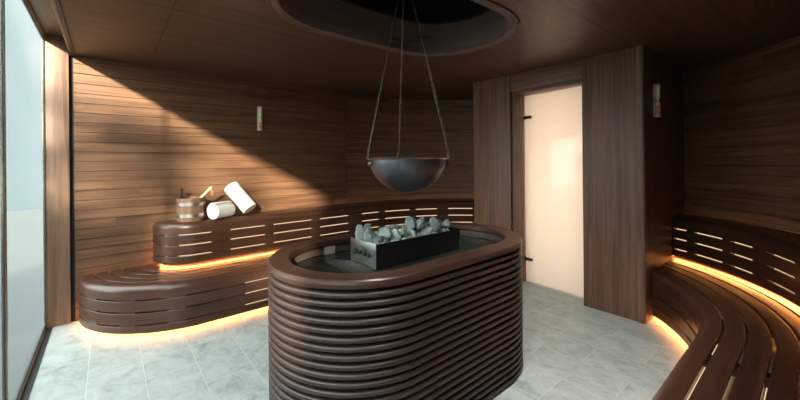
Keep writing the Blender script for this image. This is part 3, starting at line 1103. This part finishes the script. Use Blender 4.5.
def timer(loc, rz, label, first=None):
    t = thing('sand_timer', loc, label, 'sand timer', 'wall sand timers', rz)
    if first:
        for ch in first.children:
            c = ch.copy(); C.objects.link(c); c.parent = t
        return t
    b = MB(); b.box(-0.029, 0.029, -0.010, 0.0, 0.0, 0.285, 'z', 0.002)
    b.box(-0.018, 0.018, -0.044, -0.0102, 0.0, 0.012, 'x', 0.002); b.box(-0.018, 0.018, -0.044, -0.0102, 0.273, 0.285, 'x', 0.002)
    o = b.build('frame', M['ladle'], t, (0, 0, 0))
    b = MB(); b.lathe([(0.0, 0.013), (0.016, 0.016), (0.018, 0.03), (0.018, 0.11), (0.014, 0.13), (0.004, 0.1425), (0.014, 0.155), (0.018, 0.175), (0.018, 0.255), (0.016, 0.269), (0.0, 0.272)], 20, Matrix.Translation((0, -0.026, 0)))
    b.build('glass_bulbs', M['bulb'], t, (0, 0, 0))
    b = MB(); b.lathe([(0.0, 0.0135), (0.0165, 0.0165), (0.0185, 0.03), (0.0185, 0.098), (0.0, 0.1)], 20, Matrix.Translation((0, -0.026, 0)))
    b.build('sand', M['sand'], t, (0, 0, 0))['label'] = 'pink sand'
    return t


M['bulb'] = N('white_glass').pbr((0.85, 0.82, 0.76), 0.15)
M['sand'] = N('pink_sand').pbr((0.75, 0.30, 0.24), 0.6)
t1 = timer((1.36, 4.176, 1.73), 0.02, 'small sand timer in a pale frame high on the plank wall above the towels')
timer((3.66, 0.9195, 1.722), 0.0, 'small white and pink sand timer on the dark side face of the door portal', t1)

# ------------------------------------------------------------------ added unseen fill lamps in the ceiling on the camera's side of the room
M['fill_face'] = emit('fill_face', (1.0, 0.93, 0.84), 6.0)
fill_lamp0 = None
for k, (x, y, lab) in enumerate(((0.95, 0.78, 'added fill lamp in the ceiling out of view, nearer the window'), (1.98, 0.92, 'added fill lamp in the ceiling out of view, nearer the curved bench'))):
    t = thing('fill_lamp', (x, y, CEIL), lab, 'fill lamp', 'added fill lamps')
    if fill_lamp0 is None:
        b = MB(); b.lathe([(0.034, -0.004), (0.045, -0.004), (0.048, -0.0005), (0.034, -0.0005)], 28, closed=True)
        b.build('ring', M['hinge'], t, (0, 0, 0))
        b = MB(); b.lathe([(0.0, -0.001), (0.0335, -0.001), (0.0335, -0.0005), (0.0, -0.0005)], 28)
        b.build('lens', M['fill_face'], t, (0, 0, 0))
        fill_lamp0 = t
    else:
        for ch in fill_lamp0.children:
            c = ch.copy(); C.objects.link(c); c.parent = t
    sp = bpy.data.lights.new('fill_lamp_light', 'SPOT')
    sp.energy = FILL_W * (0.7, 1.3)[k]; sp.color = (1.0, 0.96, 0.90); sp.spot_size = math.radians(86); sp.spot_blend = 0.7; sp.shadow_soft_size = 0.04
    so_ = bpy.data.objects.new('fill_lamp_light', sp); C.objects.link(so_)
    so_.location = (x, y, CEIL - 0.02)
    if k:      # this one is tilted towards the floor in front of the door
        sp.spot_size = math.radians(68); sp.spot_blend = 0.85
        so_.rotation_euler = Vector((0.5, 0.3, -2.3)).to_track_quat('-Z', 'Y').to_euler()

# ------------------------------------------------------------------ foliage outside that dapples the sun
tr = thing('garden_tree', (-3.6, -0.6, -0.05), 'leafy tree outside the hazy window dappling the sun on the plank wall', 'tree')
b = MB(); b.tube([(-3.6, -0.6, -0.05), (-3.62, -0.55, 1.0), (-3.55, -0.65, 2.0), (-3.6, -0.6, 3.4)], [0.08, 0.065, 0.05, 0.02], 10)
b.build('trunk', M['darkwood'], tr)
M['leaf'] = N('leaf').pbr((0.12, 0.20, 0.07), 0.6)
lv = MB()
rl = random.Random(5)


def leaf(p, s):
    nrm = Vector((rl.uniform(-1, 1), rl.uniform(-1, 1), rl.uniform(-1, 1))).normalized()
    t = nrm.orthogonal().normalized(); bt = nrm.cross(t)
    V = [p + t * s, p + bt * s * 0.45 + nrm * s * 0.12, p - t * s, p - bt * s * 0.45 + nrm * s * 0.12]
    lv.add([tuple(v) for v in V], [(0, 1, 2, 3)], [[(0, 0), (0, 1), (1, 1), (1, 0)]])


def wall_to_tree(X, Z, x=-3.6):
    """where sunlight bound for the wall spot (X, Z) crosses the tree"""
    k = (X - x) / SUN.x
    return Vector((x, 4.16 - SUN.y * k, Z - SUN.z * k))


for X, Z, R_, n in ((-0.32, 1.85, 0.13, 70), (-0.32, 1.35, 0.22, 150), (-0.3, 0.6, 0.25, 120), (1.5, 0.42, 0.32, 260), (2.1, 0.42, 0.32, 260), (1.0, 0.35, 0.28, 160), (2.6, 0.4, 0.3, 160), (0.05, 1.62, 0.17, 170), (0.36, 1.52, 0.19, 230), (0.44, 1.25, 0.13, 60), (0.44, 1.0, 0.13, 60), (0.62, 0.95, 0.11, 130), (0.98, 0.82, 0.09, 120), (1.2, 0.95, 0.12, 110), (0.62, 1.55, 0.13, 50), (0.1, 1.1, 0.2, 60), (0.55, 1.15, 0.22, 60), (0.9, 1.45, 0.15, 30), (1.3, 1.15, 0.2, 45), (0.0, 0.75, 0.35, 200), (0.6, 0.65, 0.3, 120)):
    c = wall_to_tree(X, Z)
    for i in range(n):
        v = Vector((rl.gauss(0, 0.5), rl.gauss(0, 0.5), rl.gauss(0, 0.5))) * R_ * 1.2
        leaf(c + v, rl.uniform(0.05, 0.09))
lv.build('leaves', M['leaf'], tr, smooth=False)
hd = MB(); 
lv = hd
for i in range(11000):  # added hedge, unseen: blocks the low sun before it reaches the floor
    leaf(Vector((-2.6 + rl.gauss(0, 0.16), rl.uniform(-5.5, 3.2), rl.uniform(-0.05, 2.15) + abs(rl.gauss(0, 0.12)))), rl.uniform(0.06, 0.12))
o = hd.build('shade_hedge', M['leaf'], smooth=False)
tag(o, 'added unseen hedge outside the hazy window, keeping low sun off the floor', 'hedge', kind=None)
